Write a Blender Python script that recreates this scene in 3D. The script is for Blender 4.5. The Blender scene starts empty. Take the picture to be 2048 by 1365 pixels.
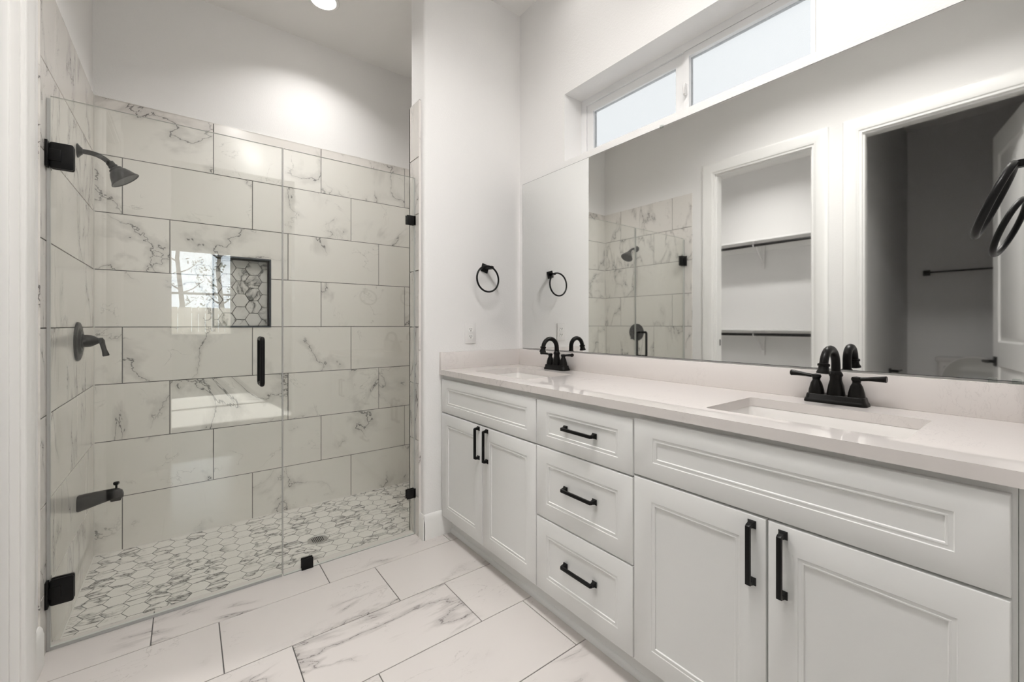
import bpy, bmesh, math, random
from mathutils import Vector, Matrix, Euler
random.seed(7)
PI = math.pi
sc = bpy.context.scene
COL = sc.collection

# ------------------------------------------------------------------ camera
CAMZ = 1.1377
cam_d = bpy.data.cameras.new('camera')
cam_d.sensor_width = 36.0
cam_d.lens = 36.0 * 848.69 / 2048
cam_d.shift_y = -31.9 / 2048
cam_d.clip_start = 0.01
cam = bpy.data.objects.new('camera', cam_d)
COL.objects.link(cam)
cam.location = (0, 0, CAMZ)
cam.rotation_euler = (PI / 2, 0, -0.6531)
sc.camera = cam

# ------------------------------------------------------------------ world, sun, exposure
sc.view_settings.view_transform = 'Standard'
sc.view_settings.look = 'None'
sc.view_settings.exposure = 0.40
sc.view_settings.gamma = 1.0
sc.view_settings.use_curve_mapping = False
sc.cycles.max_bounces = 14
sc.cycles.diffuse_bounces = 7
sc.cycles.glossy_bounces = 8
sc.cycles.transmission_bounces = 8
sc.cycles.transparent_max_bounces = 24
sc.cycles.sample_clamp_indirect = 6.0
sc.cycles.caustics_reflective = False
sc.cycles.caustics_refractive = False
sc.cycles.use_denoising = True
world = bpy.data.worlds.new('sky')
sc.world = world
world.use_nodes = True
wn = world.node_tree.nodes
bg = wn['Background']
bg.inputs['Color'].default_value = (0.90, 0.95, 1.0, 1)
bg.inputs['Strength'].default_value = 6.0
sun_d = bpy.data.lights.new('sun', 'SUN')
sun_d.energy = 32.0
sun_d.angle = 0.02
sun_d.color = (1, 0.95, 0.88)
sun = bpy.data.objects.new('sun', sun_d)
COL.objects.link(sun)
sun.rotation_euler = Vector((-0.10, -0.62 * 1.6, 0.62)).to_track_quat('Z', 'Y').to_euler()
LAMP_W = 10.5
LAMP_COL = (1.0, 0.975, 0.95)

# ------------------------------------------------------------------ materials
def newmat(name):
    m = bpy.data.materials.new(name)
    m.use_nodes = True
    nt = m.node_tree
    return m, nt, nt.nodes['Principled BSDF']

def setp(b, **k):
    for a, v in k.items():
        b.inputs[a.replace('_', ' ')].default_value = v

def simple(name, col, rough=0.5, metal=0.0, spec=0.5, bump=0.0, bscale=200.0, coat=0.0):
    m, nt, b = newmat(name)
    b.inputs['Base Color'].default_value = (*col, 1)
    b.inputs['Roughness'].default_value = rough
    b.inputs['Metallic'].default_value = metal
    b.inputs['Specular IOR Level'].default_value = spec
    if coat:
        b.inputs['Coat Weight'].default_value = coat
        b.inputs['Coat Roughness'].default_value = 0.08
    g = nt.nodes.new('ShaderNodeNewGeometry')
    n = nt.nodes.new('ShaderNodeTexNoise')
    n.inputs['Scale'].default_value = bscale
    n.inputs['Detail'].default_value = 3
    nt.links.new(g.outputs['Position'], n.inputs['Vector'])
    # faint natural variation of the finish
    mr = nt.nodes.new('ShaderNodeMapRange')
    mr.inputs['To Min'].default_value = max(0.02, rough - 0.03)
    mr.inputs['To Max'].default_value = rough + 0.03
    nt.links.new(n.outputs['Fac'], mr.inputs['Value'])
    nt.links.new(mr.outputs['Result'], b.inputs['Roughness'])
    if bump:
        bp = nt.nodes.new('ShaderNodeBump')
        bp.inputs['Strength'].default_value = bump
        bp.inputs['Distance'].default_value = 0.002
        nt.links.new(n.outputs['Fac'], bp.inputs['Height'])
        nt.links.new(bp.outputs['Normal'], b.inputs['Normal'])
    return m

def marble(name, base, vein, s=1.0, amount=1.0, rough=0.12, cloud=0.25, warm=None, thin=0.011, fine=0.35, m_lo=0.50, m_hi=0.60, spec=0.5):
    m, nt, b = newmat(name)
    N, L = nt.nodes, nt.links
    b.inputs['Roughness'].default_value = rough
    b.inputs['Specular IOR Level'].default_value = spec
    geo = N.new('ShaderNodeNewGeometry')
    at = N.new('ShaderNodeAttribute')
    at.attribute_name = 'rnd'
    mul = N.new('ShaderNodeVectorMath'); mul.operation = 'MULTIPLY'
    mul.inputs[1].default_value = (23.7, 41.3, 17.9)
    L.new(at.outputs['Vector'], mul.inputs[0])
    add = N.new('ShaderNodeVectorMath'); add.operation = 'ADD'
    L.new(geo.outputs['Position'], add.inputs[0]); L.new(mul.outputs[0], add.inputs[1])
    mp = N.new('ShaderNodeMapping')
    mp.inputs['Rotation'].default_value = (0.65, 0.7, 0.55)
    mp.inputs['Scale'].default_value = (s * 1.0, s * 2.6, s * 1.0)
    L.new(add.outputs[0], mp.inputs['Vector'])
    def noise(scale, det, dist, rough_=0.55, src=mp):
        n = N.new('ShaderNodeTexNoise')
        n.inputs['Scale'].default_value = scale
        n.inputs['Detail'].default_value = det
        n.inputs['Roughness'].default_value = rough_
        n.inputs['Distortion'].default_value = dist
        L.new(src.outputs[0], n.inputs['Vector'])
        return n.outputs['Fac']
    def math_(op, a, c=None, d=None):
        k = N.new('ShaderNodeMath'); k.operation = op
        for i, v in enumerate((a, c, d)):
            if v is None: continue
            if isinstance(v, (int, float)): k.inputs[i].default_value = v
            else: L.new(v, k.inputs[i])
        return k.outputs[0]
    def sm(v, lo, hi, a=0.0, c=1.0):
        k = N.new('ShaderNodeMapRange'); k.interpolation_type = 'SMOOTHSTEP'
        k.inputs['From Min'].default_value = lo; k.inputs['From Max'].default_value = hi
        k.inputs['To Min'].default_value = a; k.inputs['To Max'].default_value = c
        L.new(v, k.inputs['Value']); return k.outputs['Result']
    n1 = noise(2.3, 7, 0.5)
    d1 = math_('ABSOLUTE', math_('SUBTRACT', n1, 0.5))
    wob = noise(9.0, 2, 0.0)
    line1 = sm(math_('DIVIDE', d1, math_('ADD', wob, 0.15)), 0.0, thin, 1.0, 0.0)
    msk = sm(noise(1.7, 2, 0.2, src=add), m_lo, m_hi)
    v1 = math_('MULTIPLY', line1, msk)
    n2 = noise(5.5, 6, 0.7)
    d2 = math_('ABSOLUTE', math_('SUBTRACT', n2, 0.52))
    line2 = sm(d2, 0.0, thin * 0.6, 1.0, 0.0)
    v2 = math_('MULTIPLY', math_('MULTIPLY', line2, sm(noise(2.9, 2, 0.0, src=add), 0.54, 0.62)), fine)
    soft = math_('MULTIPLY', math_('MULTIPLY', sm(d1, 0.0, 0.06, 1.0, 0.0), msk), cloud)
    tot = math_('MINIMUM', math_('MULTIPLY', math_('MAXIMUM', math_('MAXIMUM', v1, v2), soft), amount), 1.0)
    mix = N.new('ShaderNodeMix'); mix.data_type = 'RGBA'
    mix.inputs['A'].default_value = (*base, 1)
    mix.inputs['B'].default_value = (*vein, 1)
    L.new(tot, mix.inputs['Factor'])
    L.new(mix.outputs['Result'], b.inputs['Base Color'])
    return m

def glass_mat(name, tint=(0.97, 0.99, 0.98), refl=1.0, rough=0.0):
    """thin architectural glass: fresnel mix of a straight-through and a mirror lobe"""
    m = bpy.data.materials.new(name); m.use_nodes = True
    nt = m.node_tree; N, L = nt.nodes, nt.links
    N.clear()
    out = N.new('ShaderNodeOutputMaterial')
    tr = N.new('ShaderNodeBsdfTransparent'); tr.inputs['Color'].default_value = (*tint, 1)
    gl = N.new('ShaderNodeBsdfGlossy'); gl.inputs['Roughness'].default_value = rough
    gl.inputs['Color'].default_value = (refl, refl, refl, 1)
    fr = N.new('ShaderNodeFresnel'); fr.inputs['IOR'].default_value = 1.5
    # the same fresnel on both faces of the sheet
    geo = N.new('ShaderNodeNewGeometry')
    ior = N.new('ShaderNodeMix'); ior.data_type = 'FLOAT'
    ior.inputs['A'].default_value = 1.5; ior.inputs['B'].default_value = 1.5
    L.new(geo.outputs['Backfacing'], ior.inputs['Factor'])
    lw = N.new('ShaderNodeLayerWeight')
    # schlick: F = .04 + .96 * (1-cos)^5  using facing
    lw.inputs['Blend'].default_value = 0.5
    p = N.new('ShaderNodeMath'); p.operation = 'POWER'; p.inputs[1].default_value = 5.0
    L.new(lw.outputs['Facing'], p.inputs[0])
    q = N.new('ShaderNodeMath'); q.operation = 'MULTIPLY_ADD'
    q.inputs[1].default_value = 0.95; q.inputs[2].default_value = 0.045
    L.new(p.outputs[0], q.inputs[0])
    mix = N.new('ShaderNodeMixShader')
    L.new(q.outputs[0], mix.inputs['Fac'])
    L.new(tr.outputs[0], mix.inputs[1]); L.new(gl.outputs[0], mix.inputs[2])
    L.new(mix.outputs[0], out.inputs['Surface'])
    N.remove(fr); N.remove(geo); N.remove(ior)
    return m

def emit(name, col, s):
    m = bpy.data.materials.new(name); m.use_nodes = True
    nt = m.node_tree; nt.nodes.clear()
    o = nt.nodes.new('ShaderNodeOutputMaterial'); e = nt.nodes.new('ShaderNodeEmission')
    e.inputs['Color'].default_value = (*col, 1); e.inputs['Strength'].default_value = s
    nt.links.new(e.outputs[0], o.inputs['Surface'])
    return m

M = {
 'paint': simple('wall_paint', (0.80, 0.793, 0.785), 0.75, bump=0.45, bscale=130, spec=0.3),
 'ceil': simple('ceiling_paint', (0.86, 0.85, 0.835), 0.85, bump=0.2, bscale=150, spec=0.2),
 'trim': simple('white_trim_paint', (0.85, 0.845, 0.83), 0.35, bump=0.02, bscale=60),
 'cab': simple('cabinet_paint', (0.77, 0.775, 0.765), 0.38, bump=0.02, bscale=60),
 'cabin': simple('cabinet_inside', (0.42, 0.41, 0.39), 0.6),
 'black': simple('oil_rubbed_bronze', (0.005, 0.0045, 0.004), 0.32, metal=0.0, spec=0.18, bscale=60),
 'pull': simple('matte_black_metal', (0.004, 0.004, 0.004), 0.34, metal=0.0, spec=0.20),
 'trimblack': simple('black_tile_edge', (0.03, 0.035, 0.045), 0.4),
 'mirror': simple('mirror_silver', (0.92, 0.93, 0.92), 0.0, metal=1.0),
 'mirredge': simple('mirror_edge', (0.08, 0.09, 0.09), 0.3),
 'grout': simple('grey_grout', (0.12, 0.115, 0.11), 0.9),
 'hgrout': simple('mosaic_grout', (0.10, 0.10, 0.10), 0.9),
 'groutl': simple('light_caulk', (0.62, 0.61, 0.58), 0.7),
 'fgrout': simple('floor_grout', (0.17, 0.165, 0.16), 0.9),
 'porc': simple('white_porcelain', (0.76, 0.74, 0.72), 0.08, coat=0.4),
 'lidface': simple('glossy_lid_underside', (0.50, 0.49, 0.46), 0.04, coat=0.5),
 'steel': simple('brushed_steel', (0.5, 0.5, 0.5), 0.3, metal=1.0),
 'dark': simple('dark_hole', (0.01, 0.01, 0.01), 0.8),
 'plast': simple('white_plastic', (0.78, 0.77, 0.76), 0.3),
 'vinyl': simple('white_vinyl', (0.82, 0.82, 0.82), 0.3),
 'clear': glass_mat('clear_clip', (0.85, 0.87, 0.86)),
 'glass': glass_mat('shower_glass', (0.978, 0.986, 0.974)),
 'gedge': simple('glass_edge', (0.62, 0.64, 0.61), 0.15),  # pale colour stands in for bright reflections in the cut glass edges
 'seal': simple('clear_vinyl_seal', (0.38, 0.385, 0.37), 0.25),
 'pane': glass_mat('window_glass', (0.93, 0.95, 0.96)),
 'obsc': glass_mat('obscure_glass', (0.352, 0.350, 0.345), rough=0.6),
 'carpet': simple('carpet', (0.52, 0.51, 0.49), 0.95, bump=0.6, bscale=500, spec=0.1),
 'wood': simple('fence_wood', (0.52, 0.45, 0.38), 0.8, bump=0.3, bscale=20),
 'bark': simple('tree_bark', (0.09, 0.07, 0.055), 0.9, bump=0.5, bscale=40),
 'leaf': simple('leaves', (0.05, 0.09, 0.035), 0.6),
 'grass': simple('lawn', (0.10, 0.14, 0.05), 0.9, bump=0.5, bscale=90),
 'tile': marble('marble_wall_tile', (0.73, 0.705, 0.67), (0.15, 0.14, 0.135), s=0.9, rough=0.17, m_lo=0.46, m_hi=0.57),
 'ftile': marble('marble_floor_tile', (0.64, 0.605, 0.585), (0.20, 0.18, 0.175), s=0.9, rough=0.16, cloud=0.35),
 'hex': marble('marble_hex_tile', (0.70, 0.68, 0.65), (0.10, 0.095, 0.09), s=2.6, rough=0.2, thin=0.035, cloud=0.6, m_lo=0.45, m_hi=0.56, fine=0.5),
 'quartz': marble('white_quartz', (0.70, 0.665, 0.645), (0.45, 0.42, 0.42), s=4.2, rough=0.02, amount=0.8, cloud=0.3, thin=0.03, m_lo=0.50, m_hi=0.66),
 'lens': emit('lamp_lens', (1.0, 0.95, 0.88), 6.0),
}

# ------------------------------------------------------------------ mesh helpers
class MB:
    def __init__(self): self.bm = bmesh.new(); self.rnd = None
    def _join(self, tmp, mat=0, smooth=False):
        for f in tmp.faces:
            f.material_index = mat; f.smooth = True
        me = bpy.data.meshes.new('t'); tmp.to_mesh(me); tmp.free()
        self.bm.from_mesh(me); bpy.data.meshes.remove(me)
    def box(self, x0, x1, y0, y1, z0, z1, bevel=0, seg=2, mat=0, rot=None, piv=None):
        t = bmesh.new()
        bmesh.ops.create_cube(t, size=1)
        for v in t.verts:
            v.co = Vector(((x0 + x1) / 2 + v.co.x * (x1 - x0), (y0 + y1) / 2 + v.co.y * (y1 - y0), (z0 + z1) / 2 + v.co.z * (z1 - z0)))
        if bevel:
            bmesh.ops.bevel(t, geom=t.edges[:], offset=bevel, segments=seg, profile=0.5, affect='EDGES')
        if rot is not None:
            bmesh.ops.transform(t, matrix=Matrix.Translation(piv) @ rot.to_4x4() @ Matrix.Translation(-Vector(piv)), verts=t.verts)
        self._join(t, mat); return self
    def vbox(self, x0, x1, y0, y1, z0, z1, r, which, mat=0):
        """box with chosen vertical edges rounded; which = list of (sx,sy)"""
        t = bmesh.new(); bmesh.ops.create_cube(t, size=1)
        for v in t.verts:
            v.co = Vector(((x0 + x1) / 2 + v.co.x * (x1 - x0), (y0 + y1) / 2 + v.co.y * (y1 - y0), (z0 + z1) / 2 + v.co.z * (z1 - z0)))
        es = []
        for e in t.edges:
            a, b = e.verts
            if abs(a.co.x - b.co.x) < 1e-6 and abs(a.co.y - b.co.y) < 1e-6:
                s = (1 if a.co.x > (x0 + x1) / 2 else -1, 1 if a.co.y > (y0 + y1) / 2 else -1)
                if s in which: es.append(e)
        bmesh.ops.bevel(t, geom=es, offset=r, segments=5, profile=0.5, affect='EDGES')
        self._join(t, mat); return self
    def lathe(self, prof, org, axis=(0, 0, 1), seg=28, mat=0, cap=True, sx=1.0, sy=1.0):
        """prof: list of (radius, height) along axis from org"""
        t = bmesh.new()
        q = Vector(axis).normalized().to_track_quat('Z', 'Y').to_matrix()
        rings = []
        for r, hgt in prof:
            rings.append([t.verts.new(Vector(org) + q @ Vector((r * sx * math.cos(2 * PI * i / seg), r * sy * math.sin(2 * PI * i / seg), hgt))) for i in range(seg)])
        for a, b in zip(rings, rings[1:]):
            for i in range(seg):
                t.faces.new((a[i], a[(i + 1) % seg], b[(i + 1) % seg], b[i]))
        if cap:
            if prof[0][0] > 1e-5: t.faces.new(rings[0][::-1])
            if prof[-1][0] > 1e-5: t.faces.new(rings[-1])
        bmesh.ops.remove_doubles(t, verts=t.verts, dist=1e-6)
        self._join(t, mat); return self
    def tube(self, pts, r, seg=14, closed=False, mat=0, flat=1.0):
        """swept tube; r float or list"""
        t = bmesh.new(); pts = [Vector(p) for p in pts]; n = len(pts)
        rs = r if isinstance(r, (list, tuple)) else [r] * n
        up = None; rings = []
        for i, p in enumerate(pts):
            if closed: d = pts[(i + 1) % n] - pts[i - 1]
            else: d = pts[min(i + 1, n - 1)] - pts[max(i - 1, 0)]
            d.normalize()
            if up is None:
                up = Vector((0, 0, 1)) if abs(d.z) < 0.9 else Vector((1, 0, 0))
            s = d.cross(up).normalized(); up = s.cross(d).normalized()
            rings.append([t.verts.new(p + s * math.cos(2 * PI * k / seg) * rs[i] + up * math.sin(2 * PI * k / seg) * rs[i] * flat) for k in range(seg)])
        m = n if closed else n - 1
        for i in range(m):
            a, b = rings[i], rings[(i + 1) % n]
            for k in range(seg):
                t.faces.new((a[k], a[(k + 1) % seg], b[(k + 1) % seg], b[k]))
        if not closed:
            t.faces.new(rings[0][::-1]); t.faces.new(rings[-1])
        self._join(t, mat); return self
    def loft(self, loops, close_first=True, close_last=True, mat=0, ring=False):
        t = bmesh.new(); R = [[t.verts.new(Vector(p)) for p in l] for l in loops]; n = len(R[0])
        pairs = list(zip(R, R[1:])) + ([(R[-1], R[0])] if ring else [])
        for a, b in pairs:
            for i in range(n):
                t.faces.new((a[i], a[(i + 1) % n], b[(i + 1) % n], b[i]))
        if close_first and not ring: t.faces.new(R[0][::-1])
        if close_last and not ring: t.faces.new(R[-1])
        self._join(t, mat); return self
    def prism(self, poly, fn, d0, d1, bevel=0, mat=0):
        """poly 2-D (closed), fn(u,v,d)->xyz"""
        t = bmesh.new()
        a = [t.verts.new(Vector(fn(u, v, d0))) for u, v in poly]
        b = [t.verts.new(Vector(fn(u, v, d1))) for u, v in poly]
        n = len(poly)
        for i in range(n): t.faces.new((a[i], a[(i + 1) % n], b[(i + 1) % n], b[i]))
        t.faces.new(a[::-1]); t.faces.new(b)
        bmesh.ops.recalc_face_normals(t, faces=t.faces)
        if bevel: bmesh.ops.bevel(t, geom=t.edges[:], offset=bevel, segments=2, profile=0.5, affect='EDGES')
        self._join(t, mat); return self
    def plate(self, outer, holes, z0, z1, fn=lambda u, v, d: (u, v, d), mat=0):
        """flat plate with holes (2-D loops), thickness z0..z1"""
        t = bmesh.new(); edges = []
        for lp in [outer] + holes:
            vs = [t.verts.new((u, v, 0)) for u, v in lp]
            for i in range(len(vs)): edges.append(t.edges.new((vs[i], vs[(i + 1) % len(vs)])))
        bmesh.ops.triangle_fill(t, use_beauty=True, use_dissolve=False, edges=edges)
        top = t.faces[:]
        r = bmesh.ops.extrude_face_region(t, geom=top)
        nv = {v for v in r['geom'] if isinstance(v, bmesh.types.BMVert)}
        for v in t.verts:
            v.co = Vector(fn(v.co.x, v.co.y, z1 if v in nv else z0))
        bmesh.ops.recalc_face_normals(t, faces=t.faces)
        self._join(t, mat); return self
    def door_panel(self, fn, u0, u1, v0, v1, thick, fu, fv, mat=0, raised=False):
        """framed front lofted from nested rectangles; fn(u,v,out)"""
        prof = [(0, 0.0), (0, thick - 0.0025), (0.0008, thick - 0.0008), (0.0025, thick)]
        prof2 = [(-0.0005, thick), (0.0012, thick - 0.0014), (0.0070, thick - 0.0018), (0.0085, thick - 0.0010), (0.0112, thick - 0.0014), (0.0128, thick - 0.0045)]
        if raised:
            prof2 = [(0, thick), (0.004, thick - 0.006), (0.012, thick - 0.009), (0.020, thick - 0.009), (0.045, thick - 0.003)]
        loops = []
        for i, o in prof: loops.append([fn(u, v, o) for u, v in ((u0 + i, v0 + i), (u1 - i, v0 + i), (u1 - i, v1 - i), (u0 + i, v1 - i))])
        for i, o in prof2: loops.append([fn(u, v, o) for u, v in ((u0 + fu + i, v0 + fv + i), (u1 - fu - i, v0 + fv + i), (u1 - fu - i, v1 - fv - i), (u0 + fu + i, v1 - fv - i))])
        return self.loft(loops, mat=mat)
    def xf(self, mat):
        bmesh.ops.transform(self.bm, matrix=mat, verts=self.bm.verts); return self

WP = {}   # world offset of every object built at world coordinates
def build(name, mb, mats, parent=None, label=None, cat=None, kind=None, group=None, ang=35, recalc=True, attr=None):
    bm = mb.bm
    if recalc: bmesh.ops.recalc_face_normals(bm, faces=bm.faces)
    ca = math.radians(ang)
    for e in bm.edges:
        e.smooth = not (len(e.link_faces) != 2 or e.calc_face_angle(0) > ca)
    me = bpy.data.meshes.new(name)
    if parent is not None: off = WP[parent.name]
    else:
        cs = [v.co for v in bm.verts]
        off = Vector(((min(c.x for c in cs) + max(c.x for c in cs)) / 2, (min(c.y for c in cs) + max(c.y for c in cs)) / 2, min(c.z for c in cs)))
    bmesh.ops.translate(bm, vec=-off, verts=bm.verts)
    bm.to_mesh(me); bm.free()
    for m in (mats if isinstance(mats, (list, tuple)) else [mats]): me.materials.append(m)
    o = bpy.data.objects.new(name, me); COL.objects.link(o)
    if parent is not None: o.parent = parent
    else: o.location = off
    WP[o.name] = off
    tag(o, label, cat, kind, group)
    return o
def tag(o, label=None, cat=None, kind=None, group=None):
    if label: o['label'] = label
    if cat: o['category'] = cat
    if kind: o['kind'] = kind
    if group: o['group'] = group
def thing(name, loc, label, cat, group=None, kind=None):
    o = bpy.data.objects.new(name, None); COL.objects.link(o); o.location = loc; o.empty_display_size = 0.05
    WP[o.name] = Vector(loc); tag(o, label, cat, kind, group); return o
def copy_tree(o, parent=None, loc=None, **tags):
    c = o.copy(); COL.objects.link(c)
    if parent is not None: c.parent = parent
    if loc is not None: c.location = loc
    WP[c.name] = Vector(c.location)
    tag(c, **tags)
    for ch in list(o.children): copy_tree(ch, c)
    return c

def rrect(x0, x1, y0, y1, r, n=6):
    pts = []
    for cx, cy, a0 in ((x1 - r, y1 - r, 0), (x0 + r, y1 - r, 90), (x0 + r, y0 + r, 180), (x1 - r, y0 + r, 270)):
        for i in range(n + 1):
            a = math.radians(a0 + 90 * i / n); pts.append((cx + r * math.cos(a), cy + r * math.sin(a)))
    return pts
def rect(x0, x1, y0, y1): return [(x0, y0), (x1, y0), (x1, y1), (x0, y1)]
S = 'structure'

# ------------------------------------------------------------------ tiles as real pieces over a grout bed
def sub_rect(r, h):
    """rect r minus hole h -> list of rects"""
    a0, a1, b0, b1 = r; c0, c1, d0, d1 = h
    if c1 <= a0 or c0 >= a1 or d1 <= b0 or d0 >= b1: return [r]
    out = []
    if a0 < c0: out.append((a0, c0, b0, b1))
    if c1 < a1: out.append((c1, a1, b0, b1))
    m0, m1 = max(a0, c0), min(a1, c1)
    if b0 < d0: out.append((m0, m1, b0, d0))
    if d1 < b1: out.append((m0, m1, d1, b1))
    return out
def tiles_mesh(name, fn, bounds, rows, w, hgt, x0fn, holes, mats, gap=0.0042, th=0.0035, seed=1, parent=None, kind=S, label=None, bed=0.0):
    """bounds (u0,u1,v0,v1); rows = list of (index, v0, v1); x0fn(index) joint offset"""
    rg = random.Random(seed)
    bm = bmesh.new(); lay = bm.faces.layers.float_vector.new('rnd')
    u0, u1, v0, v1 = bounds
    # grout bed
    cells = [bounds]
    for h in holes: cells = [q for c in cells for q in sub_rect(c, h)]
    for a0, a1, b0, b1 in cells:
        f = bm.faces.new([bm.verts.new(fn(u, v, bed)) for u, v in rect(a0, a1, b0, b1)]); f.material_index = 1
    for k, r0, r1 in rows:
        off = x0fn(k)
        i0 = math.floor((u0 - off) / w); i1 = math.ceil((u1 - off) / w)
        for i in range(i0, i1):
            a0 = max(off + i * w + gap / 2, u0); a1 = min(off + (i + 1) * w - gap / 2, u1)
            b0 = max(r0 + gap / 2, v0); b1 = min(r1 - gap / 2, v1)
            rv = (rg.random(), rg.random(), rg.random())
            if a1 - a0 < 0.004 or b1 - b0 < 0.004: continue
            ps = [(a0, a1, b0, b1)]
            for h in holes: ps = [q for c in ps for q in sub_rect(c, h)]
            for c in ps:
                e = 0.0006
                base = [bm.verts.new(fn(u, v, bed)) for u, v in rect(*c)]
                mid = [bm.verts.new(fn(u, v, th - e)) for u, v in rect(*c)]
                top = [bm.verts.new(fn(u, v, th)) for u, v in rect(c[0] + e, c[1] - e, c[2] + e, c[3] - e)]
                for A, B in ((base, mid), (mid, top)):
                    for j in range(4):
                        f = bm.faces.new((A[j], A[(j + 1) % 4], B[(j + 1) % 4], B[j])); f[lay] = rv
                f = bm.faces.new(top); f[lay] = rv
    mb = MB(); mb.bm.free(); mb.bm = bm
    return build(name, mb, mats, parent=parent, kind=kind, label=label, recalc=False, ang=20)

def hex_mesh(name, fn, bounds, R, flat_axis, mats, gap=0.0028, th=0.002, seed=3, parent=None, zfn=None, kind=S, circle=None, sub=None):
    """regular hexagons, circumradius R, clipped to bounds (u0,u1,v0,v1). flat_axis 'u': points towards +-u"""
    rg = random.Random(seed)
    bm = bmesh.new(); lay = bm.faces.layers.float_vector.new('rnd')
    u0, u1, v0, v1 = bounds
    ri = R - gap / math.sqrt(3)
    du, dv = 1.5 * R, math.sqrt(3) * R
    nu = int((u1 - u0) / du) + 3; nv = int((v1 - v0) / dv) + 3
    for i in range(-1, nu):
        for j in range(-1, nv):
            cu = u0 + i * du; cv = v0 + (j + (0.5 if i % 2 else 0)) * dv
            vs = [bm.verts.new((cu + ri * math.cos(k * PI / 3), cv + ri * math.sin(k * PI / 3), th)) for k in range(6)]
            f = bm.faces.new(vs); f[lay] = (rg.random(), rg.random(), rg.random())
    for co, no in (((u0 + gap / 2, 0, 0), (-1, 0, 0)), ((u1 - gap / 2, 0, 0), (1, 0, 0)), ((0, v0 + gap / 2, 0), (0, -1, 0)), ((0, v1 - gap / 2, 0), (0, 1, 0))):
        bmesh.ops.bisect_plane(bm, geom=bm.verts[:] + bm.edges[:] + bm.faces[:], plane_co=co, plane_no=no, clear_outer=True)
    # bed subdivided as a grid
    n = 12
    g = [[bm.verts.new((u0 + (u1 - u0) * i / n, v0 + (v1 - v0) * j / n, 0)) for j in range(n + 1)] for i in range(n + 1)]
    for i in range(n):
        for j in range(n):
            f = bm.faces.new((g[i][j], g[i + 1][j], g[i + 1][j + 1], g[i][j + 1])); f.material_index = 1
    for v in bm.verts:
        u, w, d = v.co; v.co = Vector(fn(u, w, d))
    mb = MB(); mb.bm.free(); mb.bm = bm
    return build(name, mb, mats, parent=parent, kind=kind, recalc=False, ang=10)

# ------------------------------------------------------------------ key planes
XM = 1.638        # mirror face
XW = 1.643        # vanity wall
XL = -0.39        # left wall / tile face
YB = 3.10         # shower back tile face
YT = 2.068        # towel-ring wall
YG = 2.16         # glass centre
CEIL = 3.06
TH = 0.305; TT = 2.347   # tile module, tile top
XJ = 0.985        # tiled jamb
XSR = 1.50        # shower right wall

# ------------------------------------------------------------------ floor, ceiling, walls
mb = MB().box(XL - 0.12, XW + 0.2, -0.12, 2.205, -0.12, -0.0035)
floor_ob = tiles_mesh('floor', lambda u, v, d: (u, v, d - 0.0035), (XL - 0.02, 1.66, -0.12, 2.205),
    [(k, 1.9738 - TH * k, 1.9738 - TH * (k - 1)) for k in range(0, 8)], 0.603, TH,
    lambda k: -0.104 + 0.2 * k, [], [M['ftile'], M['fgrout']], gap=0.0034, seed=11)
build('floor_slab', mb, M['fgrout'], kind=S)
# slab edge strip facing the lowered shower pan
build('trim_shower_curb', MB().box(XL, 1.0, 2.2055, 2.215, -0.115, -0.0005, bevel=0.002), M['ftile'], kind=S)

# drain position and pan slope
DR = Vector((0.594, 2.612, -0.098))
def pan(u, v, d):
    dx = max(abs(u - DR.x) / ((XSR - DR.x) if u > DR.x else (DR.x - XL)), abs(v - DR.y) / ((YB - DR.y) if v > DR.y else (DR.y - 2.2)))
    return (u, v, -0.100 + 0.022 * min(1, dx) + d)
hex_mesh('floor_shower', pan, (XL, XSR, 2.215, YB), 0.0480, 'u', [M['hex'], M['hgrout']], seed=5)

ceil_ob = build('ceiling', MB().box(-2.75, XW + 0.35, -6.0, 3.4, CEIL, CEIL + 0.1), M['ceil'], kind=S)

# vanity wall with the high window opening
WY0, WY1, WZ0, WZ1 = 0.493, 1.673, 2.038, 2.404
wr = MB().plate(rect(-0.12, YT + 0.14, -0.1, CEIL), [rect(WY0, WY1, WZ0, WZ1)], XW, XW + 0.19, fn=lambda u, v, d: (d, u, v))
build('wall_right', wr, M['paint'], kind=S)
# towel ring wall, rounded plaster corner at the shower
wt = MB().vbox(0.995, XW, YT, 2.222, 0, CEIL, 0.018, [(-1, -1)])
wall_t = build('wall_front', wt, M['paint'], kind=S)
# shower enclosure plaster above the tile
wb = MB().plate(rect(XL - 0.012, XSR + 0.012, -0.15, CEIL), [rect(0.128, 0.418, 1.132, 1.549)], 0, 0.14, fn=lambda u, v, d: (u, YB + 0.008 + d, v))
wall_b = build('wall_back', wb, M['paint'], kind=S)
build('wall_shower_side', MB().box(XSR + 0.008, XSR + 0.12, 2.222, YB + 0.14, -0.15, CEIL), M['paint'], kind=S)

ROWS = [(k, TT - TH * (k + 1), TT - TH * k) for k in range(0, 9)]
NX0, NX1, NZ0, NZ1 = 0.128, 0.418, 1.132, 1.549
tiles_mesh('wall_tile_back', lambda u, v, d: (u, YB + 0.0035 - d, v), (XL, XSR, -0.12, TT), ROWS, 0.603, TH,
    lambda k: 0.124 + 0.2 * (k % 3), [(NX0, NX1, NZ0, NZ1)], [M['tile'], M['grout']], seed=21)
tiles_mesh('wall_tile_left', lambda u, v, d: (XL - 0.0035 + d, u, v), (2.085, YB, -0.12, TT), ROWS, 0.603, TH,
    lambda k: 2.282 + 0.2 * (k % 3), [], [M['tile'], M['grout']], seed=33)
tiles_mesh('wall_tile_right', lambda u, v, d: (XSR + 0.0035 - d, u, v), (2.222, YB, -0.12, TT), ROWS, 0.603, TH,
    lambda k: 2.4 + 0.2 * (k % 3), [], [M['tile'], M['grout']], seed=34)
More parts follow.
